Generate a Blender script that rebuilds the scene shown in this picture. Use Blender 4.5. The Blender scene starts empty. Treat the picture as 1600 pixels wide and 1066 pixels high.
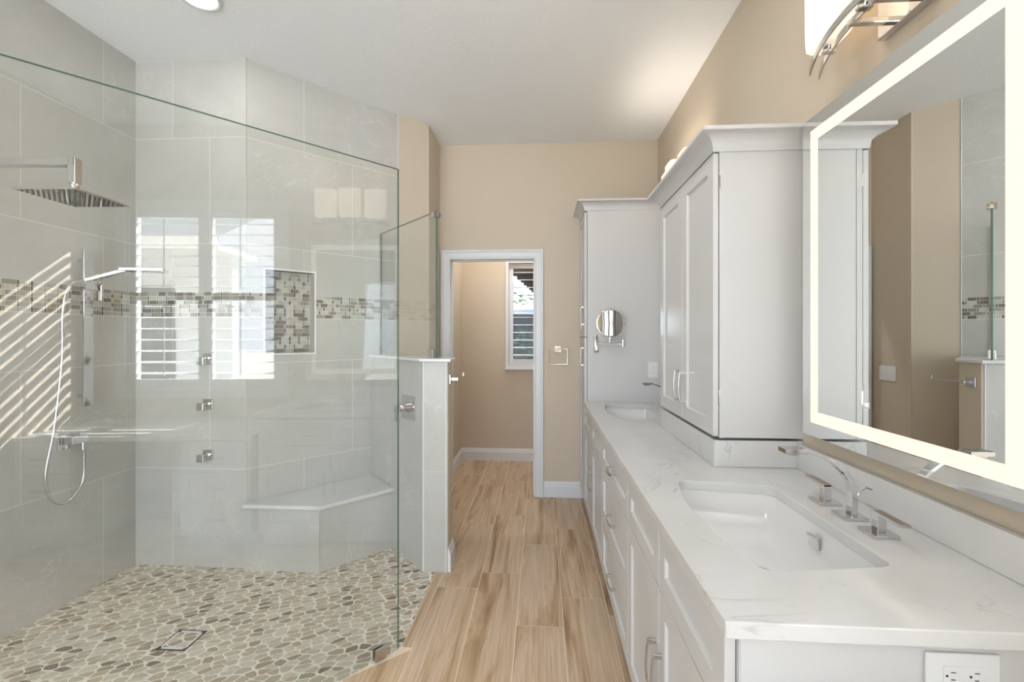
import bpy, math, random
from mathutils import Vector, Matrix
random.seed(7)
C = bpy.context.scene.collection
SC = bpy.context.scene
H = 1.39                      # eye height; z values measured from eye level are written H+z
# ------------------------------------------------------------------ camera
cam = bpy.data.cameras.new('camera'); camo = bpy.data.objects.new('camera', cam); C.objects.link(camo)
cam.sensor_width = 36; cam.lens = 700/1600*36; cam.shift_y = -9/1600; cam.clip_start = .02
camo.location = (0, 0, H); camo.rotation_euler = (math.pi/2, 0, math.atan(45/700))
SC.camera = camo
SC.view_settings.view_transform = 'Standard'; SC.view_settings.look = 'None'
SC.view_settings.gamma = 1; SC.view_settings.use_curve_mapping = False
SC.view_settings.exposure = -0.58
def lin(r, g, b):
    f = lambda c: (c/255/12.92) if c/255 <= .04045 else ((c/255+.055)/1.055)**2.4
    return (f(r), f(g), f(b), 1)
# ------------------------------------------------------------------ world
W = bpy.data.worlds.new('sky'); SC.world = W; W.use_nodes = True
wn = W.node_tree.nodes; wl = W.node_tree.links; wn.clear()
wo = wn.new('ShaderNodeOutputWorld'); bg = wn.new('ShaderNodeBackground')
tc = wn.new('ShaderNodeTexCoord'); nz = wn.new('ShaderNodeTexNoise'); cr = wn.new('ShaderNodeValToRGB')
nz.inputs['Scale'].default_value = 2.2; nz.inputs['Detail'].default_value = 5
cr.color_ramp.elements[0].position = .38; cr.color_ramp.elements[0].color = lin(176, 204, 240)
cr.color_ramp.elements[1].position = .62; cr.color_ramp.elements[1].color = (1, 1, 1, 1)
wl.new(tc.outputs['Generated'], nz.inputs['Vector']); wl.new(nz.outputs['Fac'], cr.inputs['Fac'])
wl.new(cr.outputs['Color'], bg.inputs['Color']); wl.new(bg.outputs['Background'], wo.inputs['Surface'])
bg.inputs['Strength'].default_value = 7.0
# ------------------------------------------------------------------ sun and added rear fill
sun = bpy.data.lights.new('sun', 'SUN'); sun.energy = 110; sun.angle = math.radians(.5); sun.color = (1, .985, .96)
suno = bpy.data.objects.new('sun', sun); C.objects.link(suno)
suno.rotation_euler = Vector((-1, -.85, -.83)).to_track_quat('-Z', 'Y').to_euler()
def area(name, loc, direction, sx, sy, power, col=(1, 1, 1), shape='RECTANGLE', spread=180):
    l = bpy.data.lights.new(name, 'AREA'); l.shape = shape; l.size = sx
    if shape == 'RECTANGLE': l.size_y = sy
    l.energy = power; l.color = col; l.spread = math.radians(spread)
    o = bpy.data.objects.new(name, l); C.objects.link(o); o.location = loc
    o.rotation_euler = Vector(direction).to_track_quat('-Z', 'Y').to_euler(); return o
REAR_Y = -.68
area('rear_fill', (-1.1, -4.06, 1.5), (0, 1, .30), 3.4, 2.4, 225, (.865, .94, 1))  # unseen lamp added behind the camera for even frontal light
DOWNLIGHT_W = 6.5
# ------------------------------------------------------------------ mesh helper
class MB:
    def __init__(s): s.v=[]; s.f=[]; s.m=[]; s.c=[]; s.M=Matrix.Identity(4)
    def P(s, p): s.v.append(tuple(s.M @ Vector(p))); return len(s.v)-1
    def face(s, pts, mi=0, col=(.5,.5,.5)):
        s.f.append([s.P(p) for p in pts]); s.m.append(mi); s.c.append(col)
    def idx(s, ids, mi=0, col=(.5,.5,.5)): s.f.append(list(ids)); s.m.append(mi); s.c.append(col)
    def box(s, x0,y0,z0,x1,y1,z1, mi=0, col=(.5,.5,.5), skip=''):
        if x1<x0: x0,x1=x1,x0
        if y1<y0: y0,y1=y1,y0
        if z1<z0: z0,z1=z1,z0
        a=[s.P(p) for p in ((x0,y0,z0),(x1,y0,z0),(x1,y1,z0),(x0,y1,z0),(x0,y0,z1),(x1,y0,z1),(x1,y1,z1),(x0,y1,z1))]
        for k,q in (('b',(0,3,2,1)),('t',(4,5,6,7)),('f',(0,1,5,4)),('r',(1,2,6,5)),('k',(2,3,7,6)),('l',(3,0,4,7))):
            if k not in skip: s.idx([a[i] for i in q], mi, col)
    def prism(s, poly, z0, z1, mi=0, col=(.5,.5,.5)):
        n=len(poly); lo=[s.P((p[0],p[1],z0)) for p in poly]; hi=[s.P((p[0],p[1],z1)) for p in poly]
        s.idx(lo[::-1],mi,col); s.idx(hi,mi,col)
        for i in range(n): j=(i+1)%n; s.idx((lo[i],lo[j],hi[j],hi[i]),mi,col)
    def loft(s, rings, mi=0, cap0=True, cap1=True, closed=True):
        R=[[s.P(p) for p in r] for r in rings]; n=len(rings[0])
        for a,b in zip(R,R[1:]):
            for i in range(n if closed else n-1):
                j=(i+1)%n; s.idx((a[i],a[j],b[j],b[i]),mi)
        if cap0: s.idx(R[0][::-1],mi)
        if cap1: s.idx(R[-1],mi)
    def tube(s, pts, r, n=12, mi=0, sect=None, up=None, caps=True, loop=False):
        """sweep a round (r) or rectangular section (w,h) along pts"""
        pts=[Vector(p) for p in pts]; rings=[]; N=len(pts); prev=None
        for i,p in enumerate(pts):
            if loop: t=(pts[(i+1)%N]-pts[i-1])
            else: t=(pts[min(i+1,N-1)]-pts[max(i-1,0)])
            t.normalize()
            if up is not None: a=Vector(up)
            elif prev is None: a=Vector((0,0,1)) if abs(t.z)<.9 else Vector((1,0,0))
            else: a=prev
            b=t.cross(a)
            if b.length<1e-5: b=t.cross(Vector((1,0,0)))
            b.normalize(); a=b.cross(t).normalized(); prev=a
            rr = r[i] if isinstance(r,(list,tuple)) and sect is None else r
            if sect is None: rings.append([p+(a*math.cos(2*math.pi*k/n)+b*math.sin(2*math.pi*k/n))*rr for k in range(n)])
            else:
                w,h=sect[i] if isinstance(sect[0],(list,tuple)) else sect
                rings.append([p+a*(h/2)*sa+b*(w/2)*sb for sa,sb in ((-1,-1),(-1,1),(1,1),(1,-1))])
        if loop: rings.append(rings[0])
        s.loft(rings,mi,caps and not loop,caps and not loop)
    def lathe(s, prof, n=32, mi=0, axis='z', c=(0,0,0), caps=True):
        rings=[]
        for r,h in prof:
            ring=[]
            for k in range(n):
                a=2*math.pi*k/n; x,y=r*math.cos(a),r*math.sin(a)
                ring.append({'z':(c[0]+x,c[1]+y,c[2]+h),'x':(c[0]+h,c[1]+x,c[2]+y),'y':(c[0]+y,c[1]+h,c[2]+x)}[axis])
            rings.append(ring)
        s.loft(rings,mi,caps,caps)
    def build(s, name, mats, parent=None, bevel=0, smooth=0, seg=2):
        me=bpy.data.meshes.new(name); me.from_pydata(s.v,[],s.f)
        if not isinstance(mats,(list,tuple)): mats=[mats]
        for m in mats: me.materials.append(m)
        me.polygons.foreach_set('material_index', s.m)
        if any(c!=(.5,.5,.5) for c in s.c):
            ca=me.color_attributes.new('tint','FLOAT_COLOR','CORNER'); k=0; buf=[]
            for p,c in zip(me.polygons,s.c): buf += [c[0],c[1],c[2],1]*p.loop_total
            ca.data.foreach_set('color',buf)
        import bmesh
        bm=bmesh.new(); bm.from_mesh(me); bmesh.ops.recalc_face_normals(bm,faces=bm.faces); bm.to_mesh(me); bm.free()
        if smooth:
            me.shade_smooth(); me.set_sharp_from_angle(angle=math.radians(smooth))
        o=bpy.data.objects.new(name,me); C.objects.link(o)
        if parent is not None: o.parent=parent
        if bevel:
            b=o.modifiers.new('bevel','BEVEL'); b.width=bevel; b.segments=seg; b.limit_method='ANGLE'; b.angle_limit=math.radians(35)
            b.harden_normals=False
        return o
def tag(o, label=None, cat=None, group=None, kind=None):
    if label: o['label']=label
    if cat: o['category']=cat
    if group: o['group']=group
    if kind: o['kind']=kind
    return o
def thing(name, label, cat, loc=(0,0,0), group=None):
    o=bpy.data.objects.new(name,None); C.objects.link(o); o.location=loc; o.empty_display_size=.05
    return tag(o,label,cat,group)
def struct(o): o['kind']='structure'; return o
def cut(o, cutter):
    m=o.modifiers.new('cut','BOOLEAN'); m.operation='DIFFERENCE'; m.solver='EXACT'; m.object=cutter
    bpy.context.view_layer.update()
    dg=bpy.context.evaluated_depsgraph_get(); me=bpy.data.meshes.new_from_object(o.evaluated_get(dg))
    o.modifiers.remove(m); o.data=me; bpy.data.objects.remove(cutter)
# ------------------------------------------------------------------ materials
def mat(name, col=(.8,.8,.8,1), rough=.5, metal=0, spec=.5, emit=None, estr=0, coat=0):
    m=bpy.data.materials.new(name); m.use_nodes=True; b=m.node_tree.nodes['Principled BSDF']
    b.inputs['Base Color'].default_value=col; b.inputs['Roughness'].default_value=rough
    b.inputs['Metallic'].default_value=metal; b.inputs['Specular IOR Level'].default_value=spec
    b.inputs['Coat Weight'].default_value=coat
    if emit: b.inputs['Emission Color'].default_value=emit; b.inputs['Emission Strength'].default_value=estr
    return m
class N:
    def __init__(s,m): s.m=m; s.t=m.node_tree; s.b=s.t.nodes['Principled BSDF']
    def n(s,t,**k):
        x=s.t.nodes.new(t)
        for a,v in k.items(): setattr(x,a,v)
        return x
    def l(s,a,b): s.t.links.new(a,b)
    def coord(s, scale=(1,1,1), rot=(0,0,0), off=None):
        c=s.n('ShaderNodeNewGeometry'); mp=s.n('ShaderNodeMapping')
        mp.inputs['Scale'].default_value=scale; mp.inputs['Rotation'].default_value=rot
        src=c.outputs['Position']
        if off is not None:
            a=s.n('ShaderNodeVectorMath',operation='ADD'); s.l(src,a.inputs[0]); s.l(off,a.inputs[1]); src=a.outputs[0]
        s.l(src,mp.inputs['Vector']); return mp.outputs['Vector']
    def noise(s,vec,scale,detail=4,rough=.55,dist=0):
        x=s.n('ShaderNodeTexNoise'); x.inputs['Scale'].default_value=scale; x.inputs['Detail'].default_value=detail
        x.inputs['Roughness'].default_value=rough; x.inputs['Distortion'].default_value=dist; s.l(vec,x.inputs['Vector']); return x.outputs['Fac']
    def ramp(s,fac,stops,interp='LINEAR'):
        r=s.n('ShaderNodeValToRGB'); r.color_ramp.interpolation=interp; e=r.color_ramp.elements
        while len(e)<len(stops): e.new(.5)
        for i,(p,c) in enumerate(stops): e[i].position=p; e[i].color=c
        s.l(fac,r.inputs['Fac']); return r.outputs['Color']
    def mix(s,fac,a,b,mode='MIX'):
        x=s.n('ShaderNodeMix',data_type='RGBA',blend_type=mode)
        for v,k in ((fac,0),(a,6),(b,7)):
            if hasattr(v,'is_output') or hasattr(v,'links'): s.l(v,x.inputs[k])
            else: x.inputs[k].default_value=v
        return x.outputs[2]
    def math(s,op,a,b=0,clamp=False):
        x=s.n('ShaderNodeMath',operation=op,use_clamp=clamp)
        for v,k in ((a,0),(b,1)):
            if hasattr(v,'links'): s.l(v,x.inputs[k])
            else: x.inputs[k].default_value=v
        return x.outputs[0]
    def bump(s,h,strength=.2,dist=.01):
        x=s.n('ShaderNodeBump'); x.inputs['Strength'].default_value=strength; x.inputs['Distance'].default_value=dist
        s.l(h,x.inputs['Height']); s.l(x.outputs[0],s.b.inputs['Normal'])
    def base(s,c): s.l(c,s.b.inputs['Base Color'])
    def tint(s): x=s.n('ShaderNodeVertexColor',layer_name='tint'); return x.outputs['Color']
def g(v): return (v,v,v,1)

M={}
def m_paint(name, col, rough=.6, bump=.05, sc=220):
    m=mat(name,col,rough,spec=.3); n=N(m); v=n.coord(); h=n.noise(v,sc,3); n.bump(h,bump,.004)
    return m
M['paint']=m_paint('tan_wall_paint',lin(204,191,173))
M['ceiling']=m_paint('white_textured_ceiling_paint',lin(246,247,248),.8,.35,60)
M['trim']=mat('white_trim_paint',lin(222,223,226),.35)
M['cabinet']=mat('white_cabinet_lacquer',lin(208,208,208),.32,spec=.45)
M['porcelain']=mat('white_porcelain',lin(236,236,236),.08,spec=.6,coat=.3)
M['chrome']=mat('chrome',(.68,.68,.69,1),.07,1)
M['nickel']=mat('brushed_nickel',(.60,.59,.58,1),.24,1)
M['dark']=mat('dark_gap',lin(30,30,30),.6)
M['plastic']=mat('white_plastic',lin(232,233,234),.35)
M['mirror']=mat('silvered_mirror',(.86,.88,.87,1),.0,1)
M['led']=mat('frosted_led_band',lin(120,115,110),.5,emit=lin(255,238,221),estr=1.5)
M['rubber']=mat('slate_rubber',lin(70,72,74),.6)
# grout
M['grout']=mat('pale_grout',lin(226,224,217),.8)
M['woodgrout']=mat('sand_grout',lin(226,208,186),.8)
# stone tile
def m_tile():
    m=mat('grey_marble_tile',rough=.28,spec=.4); n=N(m); t=n.tint()
    off=n.n('ShaderNodeVectorMath',operation='SCALE'); n.l(t,off.inputs[0]); off.inputs['Scale'].default_value=9
    v=n.coord(off=off.outputs[0])
    a=n.noise(v,2.2,6,.6,.6); b=n.noise(v,38,4,.6)
    col=n.ramp(a,[(.3,lin(183,182,177)),(.5,lin(189,188,183)),(.7,lin(195,194,190))])
    col=n.mix(n.ramp(b,[(.45,g(0)),(.75,g(.25))]),col,lin(174,173,167))
    w=n.noise(v,1.6,5,.6,1.6); w=n.math('ABSOLUTE',n.math('SUBTRACT',w,.5))
    vein=n.ramp(w,[(0,g(.55)),(.009,g(.0))])
    msk=n.ramp(n.noise(v,1.1,2),[(.5,g(0)),(.62,g(1))])
    col=n.mix(n.math('MULTIPLY',vein,msk),col,lin(216,214,208))
    n.base(col)
    return m
M['tile']=m_tile()
def m_mosaic():
    m=mat('glass_and_stone_mosaic',rough=.12,spec=.6); n=N(m); v=n.coord(); b=n.noise(v,90,3,.6,1)
    col=n.mix(n.ramp(b,[(.35,g(.28)),(.7,g(0))]),n.tint(),lin(120,112,100),'MULTIPLY'); n.base(col)
    return m
M['mosaic']=m_mosaic()
def m_quartz():
    m=mat('white_veined_quartz',rough=.12,spec=.55); n=N(m); v=n.coord()
    a=n.noise(v,3,5,.6,.4)
    col=n.ramp(a,[(.3,lin(208,208,207)),(.7,lin(219,219,218))])
    w=n.math('ABSOLUTE',n.math('SUBTRACT',n.noise(v,1.9,4,.62,1.3),.5))
    vein=n.ramp(w,[(0,g(.38)),(.004,g(.10)),(.014,g(0))]); msk=n.ramp(n.noise(v,2.6,3),[(.50,g(0)),(.62,g(1))])
    col=n.mix(n.math('MULTIPLY',vein,msk),col,lin(120,117,116))
    n.base(col); return m
M['quartz']=m_quartz()
def m_wood():
    m=mat('wood_look_porcelain_plank',rough=.38,spec=.4); n=N(m); t=n.tint()
    off=n.n('ShaderNodeVectorMath',operation='SCALE'); n.l(t,off.inputs[0]); off.inputs['Scale'].default_value=13
    v=n.coord(scale=(1,.10,1),off=off.outputs[0])
    v2=n.coord(scale=(1,.022,1),off=off.outputs[0])
    big=n.noise(v,9,4,.6,1.0); fine=n.noise(v2,110,4,.65,.3)
    col=n.ramp(big,[(.30,lin(136,106,76)),(.42,lin(184,156,125)),(.54,lin(216,194,168)),(.70,lin(204,183,160))])
    col=n.mix(n.ramp(fine,[(.35,g(.42)),(.60,g(0))]),col,lin(142,114,84))
    sep=n.n('ShaderNodeSeparateColor'); n.l(t,sep.inputs[0])
    col=n.mix(n.math('MULTIPLY',sep.outputs[0],.35),col,lin(180,152,120),'MIX')
    n.base(col); n.bump(fine,.06,.003); return m
M['wood']=m_wood()
def m_pebble():
    m=mat('sliced_pebble_mosaic',rough=.45,spec=.35); n=N(m)
    base=n.coord(rot=(0,0,math.radians(-26)),scale=(1,1,1))
    dn=n.n('ShaderNodeTexNoise'); dn.inputs['Scale'].default_value=22; dn.inputs['Detail'].default_value=2; n.l(base,dn.inputs['Vector'])
    sc=n.n('ShaderNodeVectorMath',operation='SCALE'); n.l(dn.outputs['Color'],sc.inputs[0]); sc.inputs['Scale'].default_value=.010
    ad=n.n('ShaderNodeVectorMath',operation='ADD'); n.l(base,ad.inputs[0]); n.l(sc.outputs[0],ad.inputs[1])
    mp=n.n('ShaderNodeMapping'); mp.inputs['Scale'].default_value=(18,31,.001); n.l(ad.outputs[0],mp.inputs['Vector'])
    def vor(feat):
        x=n.n('ShaderNodeTexVoronoi',feature=feat,voronoi_dimensions='2D'); x.inputs['Scale'].default_value=1
        x.inputs['Randomness'].default_value=.85; n.l(mp.outputs[0],x.inputs['Vector']); return x
    f=vor('F1'); e=vor('DISTANCE_TO_EDGE')
    sep=n.n('ShaderNodeSeparateColor'); n.l(f.outputs['Color'],sep.inputs[0])
    stone=n.ramp(sep.outputs[0],[(0,lin(196,189,172)),(.18,lin(210,204,190)),(.34,lin(186,179,162)),(.48,lin(216,210,197)),(.60,lin(194,177,157)),(.72,lin(160,151,134)),(.83,lin(178,162,142)),(.93,lin(118,111,100))],'CONSTANT')
    nv=n.noise(base,60,4,.6,1); stone=n.mix(n.ramp(nv,[(.35,g(.30)),(.65,g(0))]),stone,lin(150,142,128))
    sh=n.math('ADD',n.math('ADD',n.math('MULTIPLY',f.outputs['Distance'],-.30),.085),e.outputs['Distance'])
    k=n.ramp(sh,[(.0,g(0)),(.025,g(1))])
    col=n.mix(k,lin(238,233,222),stone); n.base(col)
    n.bump(n.ramp(sh,[(0,g(0)),(.12,g(1))]),.35,.004)
    return m
M['pebble']=m_pebble()
def m_glass(name, tintc, refl=1.0):
    m=bpy.data.materials.new(name); m.use_nodes=True; t=m.node_tree; t.nodes.clear()
    o=t.nodes.new('ShaderNodeOutputMaterial'); mx=t.nodes.new('ShaderNodeMixShader'); tr=t.nodes.new('ShaderNodeBsdfTransparent')
    gl=t.nodes.new('ShaderNodeBsdfGlossy'); fr=t.nodes.new('ShaderNodeFresnel'); fr.inputs['IOR'].default_value=1.5
    gm=t.nodes.new('ShaderNodeNewGeometry')
    # the same reflectance on both faces of the pane
    tr.inputs['Color'].default_value=tintc; gl.inputs['Roughness'].default_value=0; gl.inputs['Color'].default_value=(1,1,1,1)
    d=t.nodes.new('ShaderNodeLayerWeight'); d.inputs['Blend'].default_value=.5
    # Schlick reflectance from facing angle
    p=t.nodes.new('ShaderNodeMath'); p.operation='POWER'; p.inputs[1].default_value=5
    a=t.nodes.new('ShaderNodeMath'); a.operation='MULTIPLY_ADD'; a.inputs[1].default_value=.96*refl; a.inputs[2].default_value=.042*refl; a.use_clamp=True
    t.links.new(d.outputs['Facing'],p.inputs[0]); t.links.new(p.outputs[0],a.inputs[0]); t.links.new(a.outputs[0],mx.inputs[0])
    t.links.new(tr.outputs[0],mx.inputs[1]); t.links.new(gl.outputs[0],mx.inputs[2]); t.links.new(mx.outputs[0],o.inputs[0]); return m
M['glass']=m_glass('clear_shower_glass',(.982,.993,.988,1),1.65)
M['glass_edge']=mat('green_glass_edge',lin(70,104,88),.15,spec=.7)
M['pane']=m_glass('window_pane_glass',(.97,.98,.98,1),.2)
def m_shade():
    m=mat('frosted_opal_glass',lin(240,232,215),.35,emit=lin(255,232,204),estr=1.3); return m
M['shade']=m_shade()
M['bulb']=mat('warm_bulb',(1,1,1,1),.5,emit=lin(255,238,210),estr=5)
M['disc']=mat('downlight_diffuser',(1,1,1,1),.5,emit=lin(255,246,226),estr=2)
M['stucco']=m_paint('white_exterior_stucco',lin(208,216,230),.8,.2,60)
M['siding']=mat('grey_lap_siding',lin(205,210,218),.7)
M['shingle']=mat('grey_roof_shingle',lin(110,114,122),.9)
M['darkmetal']=mat('dark_bronze_metal',lin(46,40,38),.8,spec=.1)
def m_leaf(name,a,b):
    m=mat(name,rough=.9,spec=.05); n=N(m); v=n.coord(); n.base(n.ramp(n.noise(v,14,4),[(.35,a),(.65,b)])); return m
M['leaf']=m_leaf('hedge_foliage',lin(26,48,24),lin(78,104,62))
M['ground']=m_leaf('pale_paving',lin(168,166,158),lin(190,188,180))
M['darkcloth']=mat('dark_screen_mesh',lin(17,19,24),.9,spec=0)
M['flower']=mat('orange_flower',lin(220,90,40),.6)

CEIL=H+1.656; XW=.99
# ================================================================== tiled wall helper
def frame(p0, gdir, n):
    g_=Vector(gdir).normalized(); n_=Vector(n).normalized()
    m=Matrix.Identity(4)
    for i in range(3): m[i][0]=g_[i]; m[i][1]=n_[i]; m[i][2]=(0,0,1)[i]; m[i][3]=p0[i]
    return m
ROWS=[0,.59,1.22,1.50,1.65,1.94,2.575,CEIL]      # course joints; 1.50-1.65 is the mosaic band
PAL=[((.50),lin(190,186,172)),((.14),lin(150,138,116)),((.12),lin(118,112,100)),((.12),lin(140,146,144)),((.12),lin(168,152,126))]
def pick(pale=.42):
    r=random.random()
    if r<pale: c=random.choice([lin(204,204,197),lin(184,188,184),lin(210,207,197)])
    elif r<pale+.17: c=lin(156,147,131)
    elif r<pale+.34: c=lin(116,111,102)
    elif r<pale+.50: c=lin(144,146,143)
    else: c=lin(176,170,158)
    k=random.uniform(.9,1.08); return (c[0]*k,c[1]*k,c[2]*k)
def mosaic(mb, t0, t1, z0, rows, rh=.025, d=.0, pale=.42, mi=2):
    gp=.0022
    for r in range(rows):
        a=z0+r*rh+gp/2; b=z0+(r+1)*rh-gp/2; t=t0-random.choice([.0,.029]) - (.029 if r%2 else 0)
        while t<t1:
            for w in (.044,.0095):
                x0=max(t,t0+gp/2); x1=min(t+w,t1-gp/2)
                if x1-x0>.003:
                    c=pick(pale) if w>.02 else random.choice([(.08,.08,.075),(.5,.48,.4),(.25,.24,.2)])
                    mb.box(x0,d-.003,a,x1,d,b,mi,c,skip='b')
                t+=w+gp
def tiled(mb, width, joints_even, joints_odd, rows=None, hole=None, band=True, t0=0, pale=.42):
    """mb.M must hold the wall frame: x=t along, y=outwards, z up"""
    gp=.0016
    segs=[(t0,0,width,CEIL)]
    back=[]
    if hole:
        a,b,c,d=hole
        back=[(t0,0,a,CEIL),(b,0,width,CEIL),(a,0,b,c),(a,d,b,CEIL)]
    else: back=[(t0,0,width,CEIL)]
    for q in back: mb.box(q[0],-.05,q[1],q[2],-.0007,q[3],1)
    rr=rows or ROWS
    for i,(z0,z1) in enumerate(zip(rr,rr[1:])):
        if band and abs(z0-1.50)<.01:
            if hole and hole[2]<z0<hole[3]:
                mosaic(mb,t0,hole[0]-.012,z0+.001,6,(z1-z0)/6,0,pale); mosaic(mb,hole[1]+.012,width,z0+.001,6,(z1-z0)/6,0,pale)
            else: mosaic(mb,t0,width,z0+.001,6,(z1-z0)/6,0,pale)
            continue
        js=sorted([j for j in (joints_even if i%2==0 else joints_odd) if t0+.02<j<width-.02]); xs=[t0]+js+[width]
        for x0,x1 in zip(xs,xs[1:]):
            col=(random.random(),random.random(),random.random())
            R=[(x0+gp,z0+gp,x1-gp,z1-gp)]
            if hole:
                a,b,c,d=hole; out=[]
                for (p,q,r,s_) in R:
                    if r<=a or p>=b or s_<=c or q>=d: out.append((p,q,r,s_)); continue
                    if p<a: out.append((p,q,a,s_))
                    if r>b: out.append((b,q,r,s_))
                    pp,rr2=max(p,a),min(r,b)
                    if q<c: out.append((pp,q,rr2,c))
                    if s_>d: out.append((pp,d,rr2,s_))
                R=out
            for (p,q,r,s_) in R: mb.box(p,-.0008,q,r,0,s_,0,col)
TM=[M['tile'],M['grout'],M['mosaic']]
# ================================================================== shell
# wood-look floor
mb=MB(); PW=.2265; X0=-.571; PL=.835; gp=.0028
mb.box(-2.5,REAR_Y-.1,-.06,1.05,5.05,-.0015,1)
phase={-1:.30,0:2.445,1:2.61,2:2.143,3:2.39,4:2.25,5:2.6,6:2.2}
def plank(x0,x1,y0,y1):
    mb.box(x0+gp,y0+gp,-.0015,x1-gp,y1-gp,0,0,(random.random(),random.random(),random.random()),skip='b')
for i in range(0,7):
    x0=X0+i*PW; x1=x0+PW; ph=phase[i]%PL
    y=ph-PL*3
    while y<4.96:
        a=max(y,REAR_Y); b=min(y+PL,4.96)
        if b>a+.01: plank(x0,x1,a,b)
        y+=PL
# strip planks left of X0: border beside the pebbles, then full planks in front of the long pane and in the toilet room
for a,b in ((2.0,2.6),(1.95-PL+.02,1.96)): pass
plank(-.617,X0,1.96,2.62)
for i in range(1,9):
    x1=X0-(i-1)*PW; x0=x1-PW
    # pane line: x = -.63 - (1.948-y)*tan(42)
    xm=(x0+x1)/2; ylim=1.948-(-.63-x0)/math.tan(math.radians(42)) if x0<-.63 else 1.95
    ytop=max(REAR_Y,min(1.95,ylim)); y=ytop
    k=(i*.37)%PL
    ys=[REAR_Y]; yy=REAR_Y+k
    while yy<ytop+PL: ys.append(yy); yy+=PL
    for a,b in zip(ys,ys[1:]):
        # clip each plank against the slanted pane line
        def lim(x): return 1.948+(x+.63)/math.tan(math.radians(42)) if x<-.63 else 1.948
        bl,br=min(b,lim(x0)),min(b,lim(x1))
        if br<=a+.01: continue
        col=(random.random(),random.random(),random.random())
        if bl>=b-1e-6: mb.box(x0+gp,a+gp,-.0015,x1-gp,b-gp,0,0,col,skip='b')
        else:
            pts=[(x0+gp,a+gp),(x1-gp,a+gp),(x1-gp,br-gp)]
            if br>=b-1e-6:
                xi=-.63+(b-1.948)*math.tan(math.radians(42)); pts.append((max(x0,min(x1-gp,xi)),b-gp))
            if bl>a: pts.append((x0+gp,bl))
            else:
                xi=-.63+(a-1.948)*math.tan(math.radians(42)); pts[0]=(xi,a+gp)
            mb.prism(pts,-.0015,0,0,col)
# toilet room floor, left of the aisle lines
for i in range(1,3):
    x1=X0-(i-1)*PW; x0=max(-.885,x1-PW); y=3.3+(.25 if i==1 else .6)-PL
    while y<4.96:
        a=max(y,3.28); b=min(y+PL,4.96)
        if b>a: plank(x0,x1,a,b)
        y+=PL
plank(-.885,X0,2.62,3.28)
struct(mb.build('floor',[M['wood'],M['woodgrout']]))
# pebble shower floor (plan polygon)
mb=MB()
tn=math.tan(math.radians(42))
pb=[(-.620,1.96),(-.620,2.60),(-.93,2.92),(-1.2,3.2),(-1.76,2.58),(-2.46,2.58),(-2.46,1.948+(-2.46+.63)/tn)]
mb.prism(pb,-.02,.0022,0)
struct(mb.build('shower_floor',M['pebble']))
# ceiling
mb=MB(); mb.box(-2.55,REAR_Y-.1,CEIL,1.1,5.05,CEIL+.1); struct(mb.build('ceiling',M['ceiling']))
# left wall: painted part behind the pane line, tiled in the shower
mb=MB(); mb.M=frame((-2.448,-.07,0),(0,1,0),(1,0,0))
tiled(mb,2.635,[.83,1.63,2.43],[.43,1.23,2.03],pale=.34)
mb.M=Matrix.Identity(4); mb.box(-2.52,REAR_Y-.1,0,-2.448,-.072,CEIL,3)
struct(mb.build('wall_left',TM+[M['paint']]))
# shower back wall
mb=MB(); mb.M=frame((-2.448,2.562,0),(1,0,0),(0,-1,0)); tiled(mb,.6935,[.235],[.468]); struct(mb.build('wall_shower_back',TM))
# diagonal wall: tile to t=1.0 with a niche, paint beyond
DP=(-1.757,2.568,0); DG=Vector((.872,.911,0)).normalized(); DN=(DG.y,-DG.x,0)
NI=(.103,.394,H-.112,H+.405)
mb=MB(); mb.M=frame(DP,DG,DN)
tiled(mb,1.0,[.33],[.65],hole=NI,pale=.64)  # mosaic paler on this wall: glossy reflections put into the piece colours
a,b,c,d=NI; ND=-.09
mb.box(a-.002,ND-.02,c-.002,b+.002,ND-.003,d+.002,1)                       # niche back
mosaic(mb,a,b,c,20,(d-c)/20,ND,.64)
for q in ((a-.02,ND,c-.02,a,-.001,d+.02),(b,ND,c-.02,b+.02,-.001,d+.02),(a,ND,c-.02,b,-.001,c),(a,ND,d,b,-.001,d+.02)):
    mb.box(*q,0,(.3,.4,.2))
T=.011
for q in ((a-T,0,c-T,a,.006,d+T),(b,0,c-T,b+T,.006,d+T),(a,0,c-T,b,.006,c),(a,0,d,b,.006,d+T)): mb.box(*q,4)
mb.box(1.0,-.08,0,1.27,-.003,CEIL,3)
mb.box(.997,-.01,0,1.003,.003,CEIL,4)
struct(mb.build('wall_diagonal',TM+[M['paint'],M['trim']]))
# hall wall (parallel to the aisle), far wall with doorway
mb=MB(); mb.box(-.98,3.479,0,-.882,4.0,CEIL); struct(mb.build('wall_hall',M['paint']))
FY=3.87; D0,D1,DT=-.797,-.050,H+.668
mb=MB(); mb.box(-.90,FY,0,D0,FY+.12,CEIL); mb.box(D1,FY,0,XW+.02,FY+.12,CEIL); mb.box(D0,FY,DT,D1,FY+.12,CEIL)
struct(mb.build('wall_far',M['paint']))
# right wall with window opening over the desk
WY0,WY1,WZ0,WZ1=-.50,.68,H-.42,H+.99
mb=MB(); xo=XW+.14
mb.box(XW,REAR_Y-.1,0,xo,WY0,CEIL); mb.box(XW,WY1,0,xo,5.05,CEIL); mb.box(XW,WY0,0,xo,WY1,WZ0); mb.box(XW,WY0,WZ1,xo,WY1,CEIL)
struct(mb.build('wall_right',M['paint']))
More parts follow.
